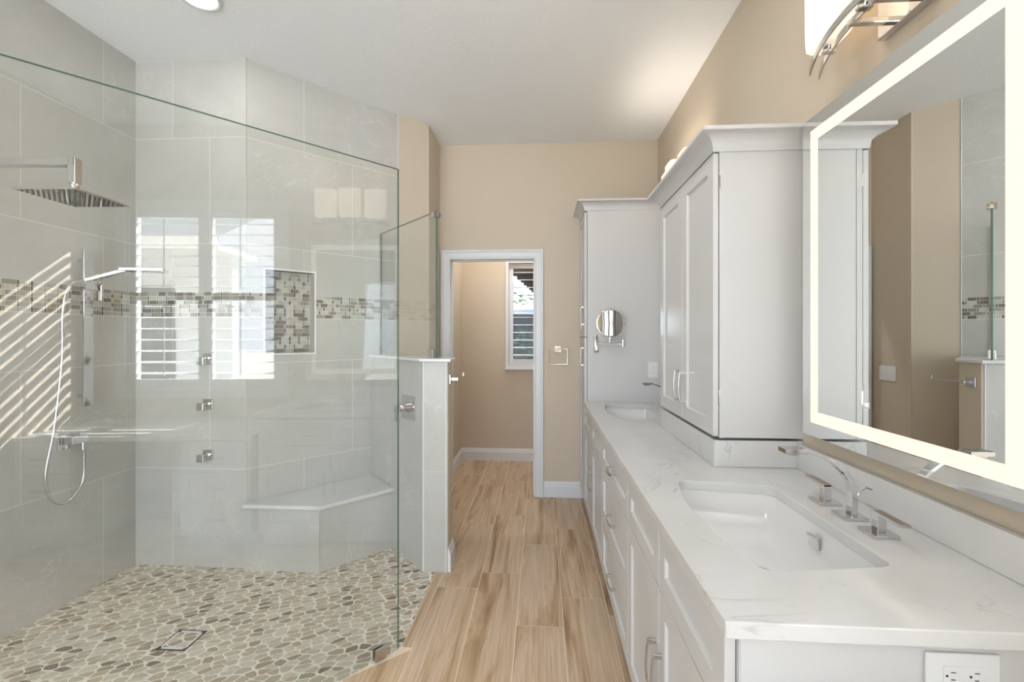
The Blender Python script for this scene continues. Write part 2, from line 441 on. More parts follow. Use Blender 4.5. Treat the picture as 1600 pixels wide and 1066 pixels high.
# rear wall stub beside the desk, wide opening to an added room that lets the rear fill in
mb=MB(); R0,R1,RH=-2.448,-.05,2.80
mb.box(R1,REAR_Y-.12,0,XW,REAR_Y,CEIL); mb.box(-2.448,REAR_Y-.12,RH,R1,REAR_Y,CEIL)
struct(mb.build('wall_rear',M['paint']))
mb=MB(); mb.box(-3.2,-4.1,0,-3.1,REAR_Y-.1,CEIL); mb.box(1.1,-4.1,0,1.2,REAR_Y-.1,CEIL); mb.box(-3.2,REAR_Y-.12,0,-2.45,REAR_Y-.1,CEIL)
RX0,RX1,RZ0,RZ1=-2.8,.6,.3,2.7
mb.box(-3.2,-4.1,0,RX0,-4.0,CEIL); mb.box(RX1,-4.1,0,1.2,-4.0,CEIL); mb.box(RX0,-4.1,0,RX1,-4.0,RZ0); mb.box(RX0,-4.1,RZ1,RX1,-4.0,CEIL)
struct(mb.build('wall_adjoining_room',M['paint']))
mb=MB(); mb.box(-3.2,-4.1,CEIL,1.2,REAR_Y-.1,CEIL+.1); struct(mb.build('ceiling_adjoining_room',M['ceiling']))
mb=MB(); mb.box(-3.2,-4.1,-.06,1.2,REAR_Y-.1,-.001); struct(mb.build('floor_adjoining_room',M['ceiling']))  # unseen floor in ceiling white, bounces the fill up to the ceiling
# added wall out of view, keeps the sun off the toilet room window
mb=MB(); mb.box(XW+.14,5.06,-.2,XW+.3,9.5,3.4); struct(mb.build('sun_blocker_wall',M['stucco']))
# toilet room walls
TY=4.96
mb=MB(); mb.box(-.98,4.0,0,-.885,TY+.1,CEIL); struct(mb.build('wall_toilet_left',M['paint']))
TW0,TW1,TZ0,TZ1=-.355,.25,H-.33,H+.80
mb=MB(); mb.box(-.98,TY,0,TW0,TY+.12,CEIL); mb.box(TW1,TY,0,XW+.1,TY+.12,CEIL); mb.box(TW0,TY,0,TW1,TY+.12,TZ0); mb.box(TW0,TY,TZ1,TW1,TY+.12,CEIL)
struct(mb.build('wall_toilet_back',M['paint']))
# baseboards
def baseboard(name, p0, p1, n, h=.135):
    mb=MB(); v=Vector(p1)-Vector(p0); mb.M=frame((p0[0],p0[1],0),(v.x,v.y,0),n); L=v.length
    prof=[(0,0),(.016,0),(.016,h*.70),(.011,h*.76),(.011,h*.86),(.005,h*.95),(.005,h),(0,h)]
    mb.loft([[(0,d,z) for d,z in prof],[(L,d,z) for d,z in prof]]); return struct(mb.build(name,M['trim']))
baseboard('baseboard_far',(.0255,FY),(.42,FY),(0,-1,0))
baseboard('baseboard_hall',(-.882,3.50),(-.882,FY),(1,0,0))
baseboard('baseboard_toilet_left',(-.885,FY+.12),(-.885,TY),(1,0,0))
baseboard('baseboard_toilet_back',(-.885,TY),(.9,TY),(0,-1,0))
# door casing and jamb
mb=MB(); w=.076
prof=[(0,0),(0,-.012),(.012,-.016),(.05,-.018),(.056,-.023),(.068,-.023),(w,-.017),(w,0)]   # (outward from opening, y)
o0,o1,ot=D0+.002,D1-.002,DT-.002
def ring(o,y): return [(o0-o,FY+y,0),(o0-o,FY+y,ot+o),(o1+o,FY+y,ot+o),(o1+o,FY+y,0)]
rs=[ring(o,y) for o,y in prof]
for i in range(len(rs)):
    A_,B_=rs[i],rs[(i+1)%len(rs)]
    for k in range(3): mb.face([A_[k],A_[k+1],B_[k+1],B_[k]])
mb.box(D0-.001,FY-.012,0,D0+.008,FY+.13,DT); mb.box(D1-.008,FY-.012,0,D1+.001,FY+.13,DT); mb.box(D0,FY-.012,DT-.008,D1,FY+.13,DT+.001)
mb.box(D0+.008,FY+.05,0,D0+.016,FY+.085,DT-.008); mb.box(D1-.016,FY+.05,0,D1-.008,FY+.085,DT-.008); mb.box(D0+.008,FY+.05,DT-.016,D1-.008,FY+.085,DT-.008)
mb.box(D1-.0095,FY+.015,H-.30,D1-.0075,FY+.045,H-.24,1)
struct(mb.build('trim_1',[M['trim'],M['nickel']],smooth=30))
# ================================================================== knee wall (tile on shower side and end, painted on aisle side)
kA=Vector((-.690,2.590)); kB=Vector((-.553,2.590)); kB2=Vector((-.5435,2.592)); kC=Vector((-.5435,2.73)); KH=H-.155
k1=Vector((-.690-.52,2.590+.5235+.01)); k2=Vector((-.5435-.50,2.70+.535+.04))
# pull both far ends back onto the diagonal wall line
def on_diag(p,dr):
    n_=Vector((DN[0],DN[1])); q=Vector((DP[0],DP[1])); t=((q-p)@n_)/(dr@n_); return p+dr*t
kd=Vector((-.690,.717)).normalized()
k1=on_diag(kA,kd); k2=on_diag(kC,kd)
mb=MB(); core=[(kA.x+.004,kA.y+.006),(kB.x-.001,kB.y+.006),(kB2.x,kB2.y+.008),(kC.x,kC.y),(k2.x,k2.y),(k1.x+.004,k1.y+.004)]
mb.prism(core,0,KH,0)
ends=(0,.59,1.22,KH)
def cladd(p,q,rows,joints):
    v=q-p; n_=Vector((v.y,-v.x)).normalized()
    mb.M=frame((p.x,p.y,0),(v.x,v.y,0),(n_.x,n_.y,0))
    for z0,z1 in zip(rows,rows[1:]):
        xs=[0]+joints+[v.length]
        for a,b in zip(xs,xs[1:]): mb.box(a+.001,-.01,z0+.001,b-.001,0,z1-.001,1,(random.random(),random.random(),random.random()))
    mb.box(0,-.011,0,v.length,-.0015,KH,2); mb.M=Matrix.Identity(4)
cladd(kA,kB,ends,[]); cladd(k1,kA,ends,[.35])
mb.box(kA.x-.0015,kA.y-.0015,0,kA.x+.005,kA.y+.006,KH,3); mb.box(kB.x-.003,kB.y-.002,0,kB.x+.003,kB.y+.008,KH,3)
struct(mb.build('wall_knee',[M['paint'],M['tile'],M['grout'],M['trim']]))
mb=MB(); o=.016
cap=[(kA.x-.012,kA.y-.02),(kB2.x+.02,kB2.y-.02),(kC.x+.02,kC.y+.004),(k2.x+.022,k2.y+.0),(k1.x-.012,k1.y-.010)]
kn=Vector((kd.y,-kd.x))
cap[4]=tuple(on_diag(kA-kn*.014,kd)); cap[3]=tuple(on_diag(kC+kn*.014,kd)); cap[0]=(kA.x-.020,kA.y-.014)
mb.prism(cap,KH,KH+.018); 
# the cap is a slab of its own
struct(mb.build('trim_2',M['quartz'],bevel=.003))
baseboard('baseboard_knee',(kC.x,kB2.y+.006),(kC.x,kC.y+.002),(1,0,0),.14)
baseboard('baseboard_knee_diagonal',(kC.x,kC.y),(k2.x,k2.y),(kn.x,kn.y,0),.14)
# ================================================================== shower bench
bt=thing('shower_bench','tiled corner shower bench with pale marble seat slab','bench',(-1.35,2.75,0))
def at(o,par): o.parent=par; o.location=tuple(-c for c in par.location); return o
b0=Vector((-1.752,2.548)); b1=Vector((-1.290,2.548)); kw1=kA+(k1-kA)*.0
# bench front hits the knee wall's shower face
def meet(p,dr,q,dq):
    den=dr.x*dq.y-dr.y*dq.x; s_=((q.x-p.x)*dq.y-(q.y-p.y)*dq.x)/den; return p+dr*s_
b2=meet(b1,Vector((DG.x,DG.y)),kA,kd)
k1i=k1
mb=MB(); mb.prism([tuple(b0),tuple(b1),tuple(b2),tuple(k1i),(-1.755,2.566)],0,.372,1)
def cl2(p,q,z1,joints):
    v=q-p; n_=Vector((v.y,-v.x)).normalized(); mb.M=frame((p.x,p.y,0),(v.x,v.y,0),(n_.x,n_.y,0))
    xs=[0]+joints+[v.length]
    for a,b in zip(xs,xs[1:]): mb.box(a+.001,-.001,.001,b-.001,.008,z1,0,(random.random(),random.random(),random.random()))
    mb.M=Matrix.Identity(4)
cl2(b0,b1,.370,[]); cl2(b1,b2,.370,[])
at(mb.build('bench_base',[M['tile'],M['grout']]),bt)
fn=Vector((DG.y,-DG.x))
s0=(b0.x-.003,b0.y-.026); s1=meet(Vector(s0),Vector((1,0)),b1+fn*.026,Vector((DG.x,DG.y))); s2=meet(b1+fn*.026,Vector((DG.x,DG.y)),kA,kd)
mb=MB(); mb.prism([s0,tuple(s1),tuple(s2),tuple(k1i),(-1.757,2.566)],.372,.395)
at(mb.build('seat_slab',M['quartz'],bevel=.004),bt)
# ================================================================== glass panels
GA=math.radians(42); G0=Vector((-.63,1.948,0)); GD=Vector((-math.sin(GA),-math.cos(GA),0)); GN=Vector((-GD.y,GD.x,0))
GTOP=H+.735; GL=(2.448-.63-.006)/math.sin(GA)
def pane(name, p0, dirv, L, z0, z1, label):
    r=thing(name,label,'glass panel',(p0[0],p0[1],z0)); th=.0095
    n_=Vector((-dirv.y,dirv.x,0)); mb=MB(); mb.M=frame(p0,dirv,n_)
    e=.0012
    mb.box(e,-th/2,z0+e,L-e,th/2,z1-e); at(mb.build('glass',M['glass']),r)
    mb=MB(); mb.M=frame(p0,dirv,n_)
    mb.box(0,-th/2,z0,e,th/2,z1); mb.box(L-e,-th/2,z0,L,th/2,z1); mb.box(e,-th/2,z1-e,L-e,th/2,z1)
    at(mb.build('polished_edge',M['glass_edge']),r); return r
lp=pane('shower_glass_panel',G0,GD,GL,.004,GTOP,'large frameless glass shower panel standing on the floor')
def clip(par, p0, dirv, t, z, w=.05, h=.05, zc=None, name='clamp', m='nickel'):
    n_=Vector((-dirv.y,dirv.x,0)); mb=MB(); mb.M=frame(p0,dirv,n_)
    for s_ in (-1,1): mb.box(t-w/2,s_*.0055,z,t+w/2,s_*.016,z+h)
    mb.box(t-w/2,-.0056,z-.0038,t+w/2,.0056,z,0)
    return at(mb.build(name,M[m],bevel=.0012),par)
clip(lp,G0,GD,.09,.004); clip(lp,G0,GD,2.0,.004)
SD=Vector((kd.x,kd.y,0)); SG0=Vector((-.615,2.618,0)); send=on_diag(Vector((SG0.x,SG0.y)),kd); SL=(send-Vector((SG0.x,SG0.y))).length-.012
sp=pane('knee_wall_glass_panel',SG0,SD,SL,KH+.0185,GTOP,'narrow frameless glass panel standing on the knee wall cap')
clip(sp,SG0,SD,.045,KH+.0222)
mb=MB(); mb.M=frame(SG0,SD,Vector((-SD.y,SD.x,0))); mb.box(-.012,-.02,GTOP-.035,.035,-.006,GTOP-.008); mb.box(-.012,.006,GTOP-.035,.035,.02,GTOP-.008); mb.box(-.012,-.02,GTOP-.035,-.002,.02,GTOP-.008)
at(mb.build('top_clamp',M['chrome'],bevel=.001),sp)
# ================================================================== pulls
def pull(par, c, L, axis, out=(-1,0,0), standoff=.028):
    """arched bar pull: c centre on face, axis 'y' or 'z'"""
    ax={'y':Vector((0,1,0)),'z':Vector((0,0,1))}[axis]; o=Vector(out); c=Vector(c); mb=MB(); w=.011
    side=ax.cross(o).normalized()
    pts=[]; 
    for i in range(13):
        u=-1+2*i/12; pts.append(c+ax*(u*L/2)+o*(standoff*(.80+.28*(1-u*u))))
    mb.tube(pts,0,sect=(w,.005),up=o)
    for s_ in (-1,1):
        p=c+ax*(s_*(L/2-.0065)); q=p+o*(standoff*.86)
        mb.tube([p,q],0,sect=(w,.013) if True else None,up=ax)
    return at(mb.build('handle',M['nickel'],bevel=.0012),par)
def shaker(mb, y0,y1,z0,z1, xf, thick=.02, fr=.057, rec=.009, m='yz', sg=1):
    """shaker front facing -x"""
    xb=xf+thick; O=[(y0,z0),(y1,z0),(y1,z1),(y0,z1)]; I=[(y0+fr,z0+fr),(y1-fr,z0+fr),(y1-fr,z1-fr),(y0+fr,z1-fr)]
    s_=.005; J=[(y0+fr+s_,z0+fr+s_),(y1-fr-s_,z0+fr+s_),(y1-fr-s_,z1-fr-s_),(y0+fr+s_,z1-fr-s_)]
    vo=[mb.P((xf,*p)) for p in O]; vi=[mb.P((xf,*p)) for p in I]; vj=[mb.P((xf+rec,*p)) for p in J]; vb=[mb.P((xb,*p)) for p in O]
    for k in range(4):
        j=(k+1)%4; mb.idx((vo[k],vo[j],vi[j],vi[k])); mb.idx((vi[k],vi[j],vj[j],vj[k])); mb.idx((vo[k],vo[j],vb[j],vb[k]))
    mb.idx(vj); mb.idx(vb)
def front(name, par, y0,y1,z0,z1,xf,fr=.057):
    mb=MB(); shaker(mb,y0,y1,z0,z1,xf,fr=fr); o=at(mb.build(name,M['cabinet'],bevel=.0013),par); return o
# ================================================================== vanity base cabinets
XF=.336; XB=.358; BZ=.098; ZT=H-.536
def unit(label,y0,y1,first=False,name='vanity_cabinet'):
    r=thing(name,label,'cabinet',((XF+XW)/2,(y0+y1)/2,0))
    mb=MB(); zt=ZT-.001; w_=.016
    mb.box(XB,y0,BZ,XW-.002,y0+w_,zt); mb.box(XB,y1-w_,BZ,XW-.002,y1,zt); mb.box(XW-.01,y0+w_,BZ,XW-.002,y1-w_,zt)
    mb.box(XB,y0+w_,BZ,XB+w_,y1-w_,zt); mb.box(XB+w_,y0+w_,BZ,XW-.01,y1-w_,BZ+w_); mb.box(XB+.06,y0,0.001,XW-.002,y1,BZ)
    at(mb.build('cabinet_body',M['cabinet']),r); return r
def sub_at(o,par,top): o.parent=par; return o
def hpull(door, c, L, axis):                                   # handle is a sub-part of its door
    ax={'y':Vector((0,1,0)),'z':Vector((0,0,1))}[axis]
    o=pull(bpy_dummy,c,L,axis); o.parent=door; o.location=(0,0,0); return o
bpy_dummy=type('d',(),{})()
def pull_on(door, c, L, axis, out=(-1,0,0)):
    ax={'y':Vector((0,1,0)),'z':Vector((0,0,1))}[axis]; o=Vector(out); c=Vector(c); mb=MB(); w=.011; so=.026
    pts=[c+ax*(u*L/2)+o*(so*(.80+.30*(1-u*u))) for u in [-1+2*i/12 for i in range(13)]]
    mb.tube(pts,0,sect=(w,.005),up=o)
    for s_ in (-1,1):
        p=c+ax*(s_*(L/2-.0065)); mb.tube([p-o*.0005,p+o*(so*.86)],0,sect=(w,.013),up=ax)
    h=mb.build('handle',M['nickel'],bevel=.0012); h.parent=door; return h
Z1=H-.549; Z2=H-.718; Z3=H-.722; Z4=H-1.286
u=unit('vanity base cabinet under the nearer sink, at the open end',.835,1.757)
for (y0,y1) in ((.845,1.300),(1.305,1.755)):
    front('false_drawer_front',u,y0,y1,Z2,Z1,XF)
for (y0,y1,hy) in ((.845,1.300,1.272),(1.305,1.755,1.335)):
    d_=front('door',u,y0,y1,Z4,Z3,XF); pull_on(d_,(XF,hy,H-.965),.155,'z')
# end panel detail with thin reveal
mb=MB(); mb.box(XB+.002,.8325,BZ,XW-.004,.8352,ZT-.001); at(mb.build('end_panel',M['cabinet'],bevel=.001),u)
u=unit('narrow three-drawer vanity cabinet between the two sink cabinets',1.757,2.497)
for (z0,z1) in ((Z2,Z1),(H-1.002,Z3),(Z4,H-1.006)):
    d_=front('drawer',u,1.762,2.492,z0,z1,XF); pull_on(d_,(XF,2.10,(z0+z1)/2-.0),.135,'y')
u=unit('vanity base cabinet under the farther sink, beside the tall cabinet',2.497,3.468)
for (y0,y1) in ((2.500,2.978),(2.983,3.464)): front('false_drawer_front',u,y0,y1,Z2,Z1,XF)
for (y0,y1,hy) in ((2.500,2.978,2.95),(2.983,3.464,3.03)):
    d_=front('door',u,y0,y1,Z4,Z3,XF); pull_on(d_,(XF,hy,H-.965),.155,'z')
# ================================================================== countertop with two sink cut-outs
CT=H-.504
def outline(cy, grow=0, n=8):
    # back edge straight, front edge bowed, rounded corners; returns ccw list
    base=[(.772,cy-.255),(.772,cy+.255),(.478,cy+.300),(.436,cy),(.478,cy-.300)]
    pts=[]
    r=.035
    corners=[(.772,cy-.265,1),(.772,cy+.265,1),(.492,cy+.298,1),(.492,cy-.298,1)]
    # rounded corners
    def arc(cx,cyy,a0,a1): return [(cx+(r)*math.cos(math.radians(a0+(a1-a0)*i/n)),cyy+(r)*math.sin(math.radians(a0+(a1-a0)*i/n))) for i in range(n+1)]
    pts+=arc(.772-r,cy-.265+r,-90,0); pts+=arc(.772-r,cy+.265-r,0,85)
    pts+=arc(.505,cy+.300-r,95,170)
    m_=14
    for i in range(1,m_):
        t_=1-2*i/m_; yy=t_*(.300-r); pts.append((.505-r-.034*(1-t_*t_),cy+yy))
    pts+=arc(.505,cy-.300+r,190,265)
    if grow:
        out=[]; c=Vector((.61,cy))
        for p in pts:
            v=Vector(p)-c; out.append(tuple(c+v*(1+grow/v.length)))
        return out
    return pts
mb=MB(); mb.box(.324,.81,CT-.031,XW-.001,3.469,CT)
top=mb.build('countertop',M['quartz'])
SINKS=(1.290,3.02)
for cy in SINKS:
    cb=MB(); cb.prism(outline(cy),CT-.1,CT+.05); cut(top,cb.build('cutter',M['quartz']))
bv=top.modifiers.new('bevel','BEVEL'); bv.width=.0025; bv.segments=2; bv.limit_method='ANGLE'; bv.angle_limit=math.radians(50)
tag(top,'long white veined quartz countertop over the vanity cabinets, with two sink cut-outs','countertop')
# backsplash slabs and raised base of the hanging cabinet
for (y0,y1,lab) in ((.812,1.757,'low white quartz backsplash behind the nearer sink'),(2.535,3.468,'low white quartz backsplash behind the farther sink')):
    mb=MB(); mb.box(.966,y0,CT+.0005,XW-.001,y1,H-.410); tag(mb.build('backsplash',M['quartz'],bevel=.0015),lab,'backsplash')
mb=MB(); mb.box(.662,1.76,CT+.0005,XW-.001,2.530,H-.402)
tag(mb.build('stone_riser',M['quartz'],bevel=.002),'white quartz riser block under the hanging cabinet on the countertop','riser')
# ================================================================== sinks
def sink(cy,label):
    r=thing('sink',label,'sink',(.61,cy,CT-.032)); mb=MB()
    def ring(grow,z,sh=0): return [(p[0]+sh,p[1],z) for p in outline(cy,grow)]
    inner=[ring(.004,CT-.0315),ring(.002,CT-.05),ring(-.006,CT-.10),ring(-.018,CT-.13),ring(-.045,CT-.148),ring(-.09,CT-.156),ring(-.12,CT-.158)]
    outer=[ring(-.12,CT-.172),ring(-.05,CT-.165),ring(.01,CT-.14),ring(.02,CT-.06),ring(.025,CT-.0315)]
    mb.loft(inner+outer,cap0=False,cap1=False)
    # close floor with drain seat; rim between outer and inner top
    n_=len(inner[0]); 
    mb.face(ring(-.12,CT-.158)); mb.face(ring(-.12,CT-.172))
    A_,B_=ring(.004,CT-.0315),ring(.025,CT-.0315)
    for i in range(n_): j=(i+1)%n_; mb.face([A_[i],A_[j],B_[j],B_[i]])
    at(mb.build('basin',M['porcelain'],smooth=50),r)
    mb=MB(); mb.lathe([(.0,0),(.03,0),(.032,.002),(.030,.005),(.0,.006)],24,c=(.61,cy,CT-.1585)); at(mb.build('drain',M['chrome'],smooth=40),r)
    mb=MB(); mb.M=Matrix.Translation((.765,cy+.015,CT-.073)); mb.box(-.006,-.022,-.016,.0,.022,.016); mb.box(-.012,-.022,.012,.0,.022,.017)
    at(mb.build('overflow_cover',M['chrome'],bevel=.001),r); return r
sink(SINKS[0],'white undermount sink with bowed front, nearer of the two')
sink(SINKS[1],'white undermount sink in the counter by the tall cabinet')
# ================================================================== faucets
def faucet(cy,label):
    r=thing('faucet',label,'faucet',(.85,cy,CT))
    def plate(y,name):
        mb=MB(); mb.box(.822,y-.031,CT+.0004,.884,y+.031,CT+.009); return at(mb.build(name,M['chrome'],bevel=.001),r)
    plate(cy,'base_plate')
    # spout: wide flat stem that bows over the basin
    mb=MB(); zc=CT+.009; pts=[]; sec=[]
    P=[(.864,0),(.866,.03),(.866,.062),(.858,.092),(.842,.118),(.815,.142),(.783,.160),(.750,.171),(.722,.175)]
    for i,(x,z) in enumerate(P):
        k=i/(len(P)-1); pts.append((x-.006,cy,zc+z)); sec.append((.016*(1-k)+.006*k,.026))
    mb.tube(pts,0,sect=sec,up=(0,1,0)); 
    # swap so the broad side faces along y
    at(mb.build('spout',M['chrome'],bevel=.0012,smooth=35),r)
    mb=MB(); mb.box(.672,cy-.019,zc+.168,.735,cy+.019,zc+.181); mb.box(.685,cy-.012,zc+.162,.715,cy+.012,zc+.168)
    at(mb.build('spout_head',M['chrome'],bevel=.001),r)
    mb=MB(); mb.tube([(.872,cy-.001,zc+.05),(.882,cy,zc+.066),(.896,cy,zc+.072),(.905,cy,zc+.072)],.0022,8); mb.tube([(.905,cy-.012,zc+.072),(.905,cy+.012,zc+.072)],.0025,8)
    at(mb.build('drain_lift_rod',M['chrome'],smooth=40),r)
    for s_ in (-1,1):
        y=cy+s_*.107
        p_=plate(y,'handle_base')
        mb=MB(); mb.box(.843,y-.011,zc,.865,y+.011,zc+.048); 
        y2=y+s_*.085; mb.box(.842,min(y-s_*.011,y2),zc+.042,.866,max(y-s_*.011,y2),zc+.0495)
        h=at(mb.build('lever',M['chrome'],bevel=.001),r)
    return r
faucet(1.298,'chrome widespread faucet with square plates behind the nearer sink')
faucet(3.02,'chrome faucet at the farther sink, mostly hidden by the hanging cabinet')
# ================================================================== crown moulding
def crown(mb, path, z, prof, offs):
    """path: plan corner list; offs: outward unit offsets per corner (already mitred)"""
    rings=[[(p[0]+o[0]*d,p[1]+o[1]*d,z+h) for d,h in prof] for p,o in zip(path,offs)]
    mb.loft(rings)
CP=[(0,0),(.004,0),(.006,.010)]+[(.006+.052*(1-math.cos(math.radians(a))),.012+.048*math.sin(math.radians(a))) for a in (0,18,36,54,72,90)]+[(.061,.062),(.061,.075),(0,.075)]
# hanging cabinet
hc=thing('hanging_cabinet','white two-door wall cabinet standing above the middle of the counter','cabinet',(.8,2.14,H-.39))
mb=MB(); mb.box(.682,1.760,H-.392,XW-.001,2.515,H+.705); at(mb.build('cabinet_body',M['cabinet'],bevel=.001),hc)
mb=MB(); mb.box(.680,1.757,H-.392,.70,1.7605,H+.70,0); at(mb.build('reveal_strip',M['cabinet']),hc)
for (y0,y1,hy) in ((1.758,2.131,2.095),(2.135,2.512,2.170)):
    d_=front('door',hc,y0,y1,H-.386,H+.695,.657,fr=.060); pull_on(d_,(.657,hy,H-.238),.145,'z')
mb=MB()
crown(mb,[(XW-.001,1.758),(.660,1.758),(.660,2.515),(XW-.001,2.515)],H+.700,CP,[(0,-1),(-1,-1),(-1,1),(0,1)])
mb.box(.665,1.763,H+.70,XW-.002,2.51,H+.772)
at(mb.build('crown_moulding',M['cabinet'],smooth=25),hc)
for z in (H+.56,H-.26):
    mb=MB(); mb.box(.678,1.7565,z,.684,1.7605,z+.05); at(mb.build('hinge',M['nickel']),hc)
# tall linen cabinet
tcb=thing('linen_cabinet','tall white linen cabinet against the far wall beside the doorway wall','cabinet',(.66,3.67,0))
mb=MB(); mb.box(.357,3.470,BZ,XW-.001,FY-.001,H+.955); mb.box(.42,3.472,0.001,XW-.001,FY-.001,BZ); at(mb.build('cabinet_body',M['cabinet'],bevel=.001),tcb)
for (z0,z1,hz) in ((H-.012,H+.945,.15),(Z4,H-.018,-.165)):
    d_=front('door',tcb,3.470,3.862,z0,z1,.334); pull_on(d_,(.334,3.502,H+hz),.145,'z')
mb=MB(); crown(mb,[(XW-.001,3.471),(.338,3.471),(.338,FY-.001)],H+.955,CP,[(0,-1),(-1,-1),(-1,0)]); mb.box(.345,3.476,H+.955,XW-.002,FY-.002,H+1.026)
at(mb.build('crown_moulding',M['cabinet'],smooth=25),tcb)
# ================================================================== lighted mirrors
def led_mirror(y0,y1,z0,z1,label,dot=True,rot=.4):
    r=thing('lighted_mirror',label,'mirror',(XW,(y0+y1)/2,z0)); xg=.945
    mb=MB(); mb.box(xg,y0,z0,xg+.005,y1,z1); at(mb.build('mirror_glass',M['mirror'],bevel=.001,seg=1),r)
    mb=MB(); mb.box(xg+.005,y0+.03,z0+.03,XW-.0005,y1-.03,z1-.03); at(mb.build('backing_frame',M['trim']),r)
    m_=.048; w=.040; xx=xg-.0006; a=(y0+m_,y1-m_,z0+m_,z1-m_)
    mb=MB(); 
    O=[(a[0],a[2]),(a[1],a[2]),(a[1],a[3]),(a[0],a[3])]; I=[(a[0]+w,a[2]+w),(a[1]-w,a[2]+w),(a[1]-w,a[3]-w),(a[0]+w,a[3]-w)]
    vo=[mb.P((xx,*p)) for p in O]; vi=[mb.P((xx,*p)) for p in I]; vo2=[mb.P((xg,*p)) for p in O]; vi2=[mb.P((xg,*p)) for p in I]
    for k in range(4):
        j=(k+1)%4; mb.idx((vo[k],vo[j],vi[j],vi[k])); mb.idx((vo[k],vo[j],vo2[j],vo2[k])); mb.idx((vi[k],vi[j],vi2[j],vi2[k]))
    at(mb.build('light_band',M['led']),r)
    yb=y0+(1.365-.890) if dot else (y0+y1)/2
    zz=z0+.15
    mb=MB()
    for q in ((yb-.011,zz-.011,yb+.011,zz-.0095),(yb-.011,zz+.0095,yb+.011,zz+.011),(yb-.011,zz-.011,yb-.0095,zz+.011),(yb+.0095,zz-.011,yb+.011,zz+.011)): mb.box(xx,q[0],q[1],xg,q[2],q[3])
    mb.box(xx-.0003,yb-.0045,zz-.0045,xg,yb+.0045,zz+.0045,1)
    at(mb.build('touch_switch',[M['trim'],M['disc']]),r); r.rotation_euler=(0,0,math.radians(rot)); return r
led_mirror(.890,1.680,H-.352,H+.760,'large rectangular mirror with glowing border over the nearer sink')
led_mirror(2.66,3.36,H-.352,H+.760,'second lighted mirror over the farther sink, behind the hanging cabinet')
# ================================================================== sconces
def sconce(cy,label,pw=2.2):
    r=thing('vanity_light',label,'wall lamp',(XW,cy,H+.9)); zb=H+.875
    mb=MB(); mb.box(XW-.024,cy-.095,zb-.030,XW-.0005,cy+.095,zb+.085); at(mb.build('wall_plate',M['chrome'],bevel=.004),r)
    xb=lambda u: .850+.060*u*u
    for (dx,dz) in ((-.015,.006),(.015,-.006)):
        bars=MB(); pts=[(xb(u)+dx,cy+u*.295,zb+.006-.012*u**4+dz) for u in [-1+2*i/24 for i in range(25)]]
        bars.tube(pts,0,sect=(.005,.020),up=(0,0,1)); at(bars.build('curved_bar',M['chrome'],smooth=35),r)
    for s_ in (-1,1):
        mb=MB(); mb.box(.855,cy+s_*.045-.009,zb-.012,XW-.022,cy+s_*.045+.009,zb+.004); at(mb.build('arm',M['chrome'],bevel=.002),r)
    for u in (-1,0,1):
        y=cy+u*.190; x=xb(u*.65)+.018; z0=zb+.034
        mb=MB(); mb.lathe([(.010,-.030),(.016,-.022),(.018,-.004),(.014,.012)],20,c=(x,y,z0)); mb.box(x-.020,y-.009,z0-.034,x+.016,y+.009,z0-.026)
        at(mb.build('socket',M['chrome'],smooth=40),r)
        mb=MB()
        def sh(w,z):
            out=[]
            for k in range(28):
                a=2*math.pi*k/28; ca,sa=math.cos(a),math.sin(a); p=.42
                out.append((x+.040*w*math.copysign(abs(ca)**p,ca),y+.082*w*math.copysign(abs(sa)**p,sa),z0+z))
            return out
        prof=[(.30,0),(.80,0),(.93,.010),(.97,.04),(1,.215),(.96,.215),(.93,.04),(.88,.018),(.75,.008),(.30,.008)]
        mb.loft([sh(w,z) for w,z in prof],cap0=True,cap1=True)
        s=at(mb.build('lamp_shade',M['shade'],smooth=40),r)
        mb=MB(); mb.lathe([(.004,.010),(.011,.015),(.013,.04),(.022,.062),(.026,.082),(.018,.102),(.004,.108)],18,c=(x,y,z0)); b=mb.build('bulb',M['bulb'],smooth=60); b.parent=s
        pl=bpy.data.lights.new('bulb_light','POINT'); pl.energy=pw; pl.color=(1,.94,.85); pl.shadow_soft_size=.02
        po=bpy.data.objects.new('bulb_light',pl); C.objects.link(po); po.location=(x,y,z0+.125); po.parent=r; po.location=tuple(Vector((x,y,z0+.145))-Vector(r.location))
    return r
sconce(1.260,'chrome three-shade vanity light with curved bars above the nearer mirror')
sconce(3.00,'three-shade vanity light above the farther mirror, peeking over the cabinet crown',3.2)
# ================================================================== ceiling lights
def downlight(x,y,lab,power=DOWNLIGHT_W,col=(1,.975,.94)):
    r=thing('ceiling_light',lab,'ceiling light',(x,y,CEIL)); mb=MB()
    mb.lathe([(.098,0),(.100,-.004),(.086,-.012),(.078,-.010),(.078,0)],40,c=(x,y,CEIL),caps=False); at(mb.build('trim_ring',M['trim'],smooth=40),r)
    mb=MB(); mb.lathe([(.001,-.008),(.078,-.008),(.078,-.001),(.001,-.001)],40,c=(x,y,CEIL)); at(mb.build('diffuser',M['disc'],smooth=40),r)
    l=area('ceiling_light_glow',(x,y,CEIL-.016),(0,0,-1),.15,.15,power,col,'DISK'); l.parent=r; l.location=(0,0,-.016); return r
downlight(-1.665,2.085,'round recessed ceiling light over the shower, cut by the top edge',3.5)
for p in ((-.05,1.15),(-.05,.0),(-1.2,.35),(-.1,2.9)):
    pass
area_spots=((.0,1.2,'added unseen ceiling light over the aisle before the vanity'),(-1.2,.2,'added unseen ceiling light behind the camera'))  # lamps added out of view to fill the room with light
for x,y,lab in area_spots: downlight(x,y,lab)
downlight(-.2,4.45,'added unseen ceiling light in the toilet room',26)  # made-up lamp, brightens the room behind the doorway
downlight(.0,2.02,'added unseen ceiling light over the aisle just above the top edge of the view')  # added just out of view to brighten the far end
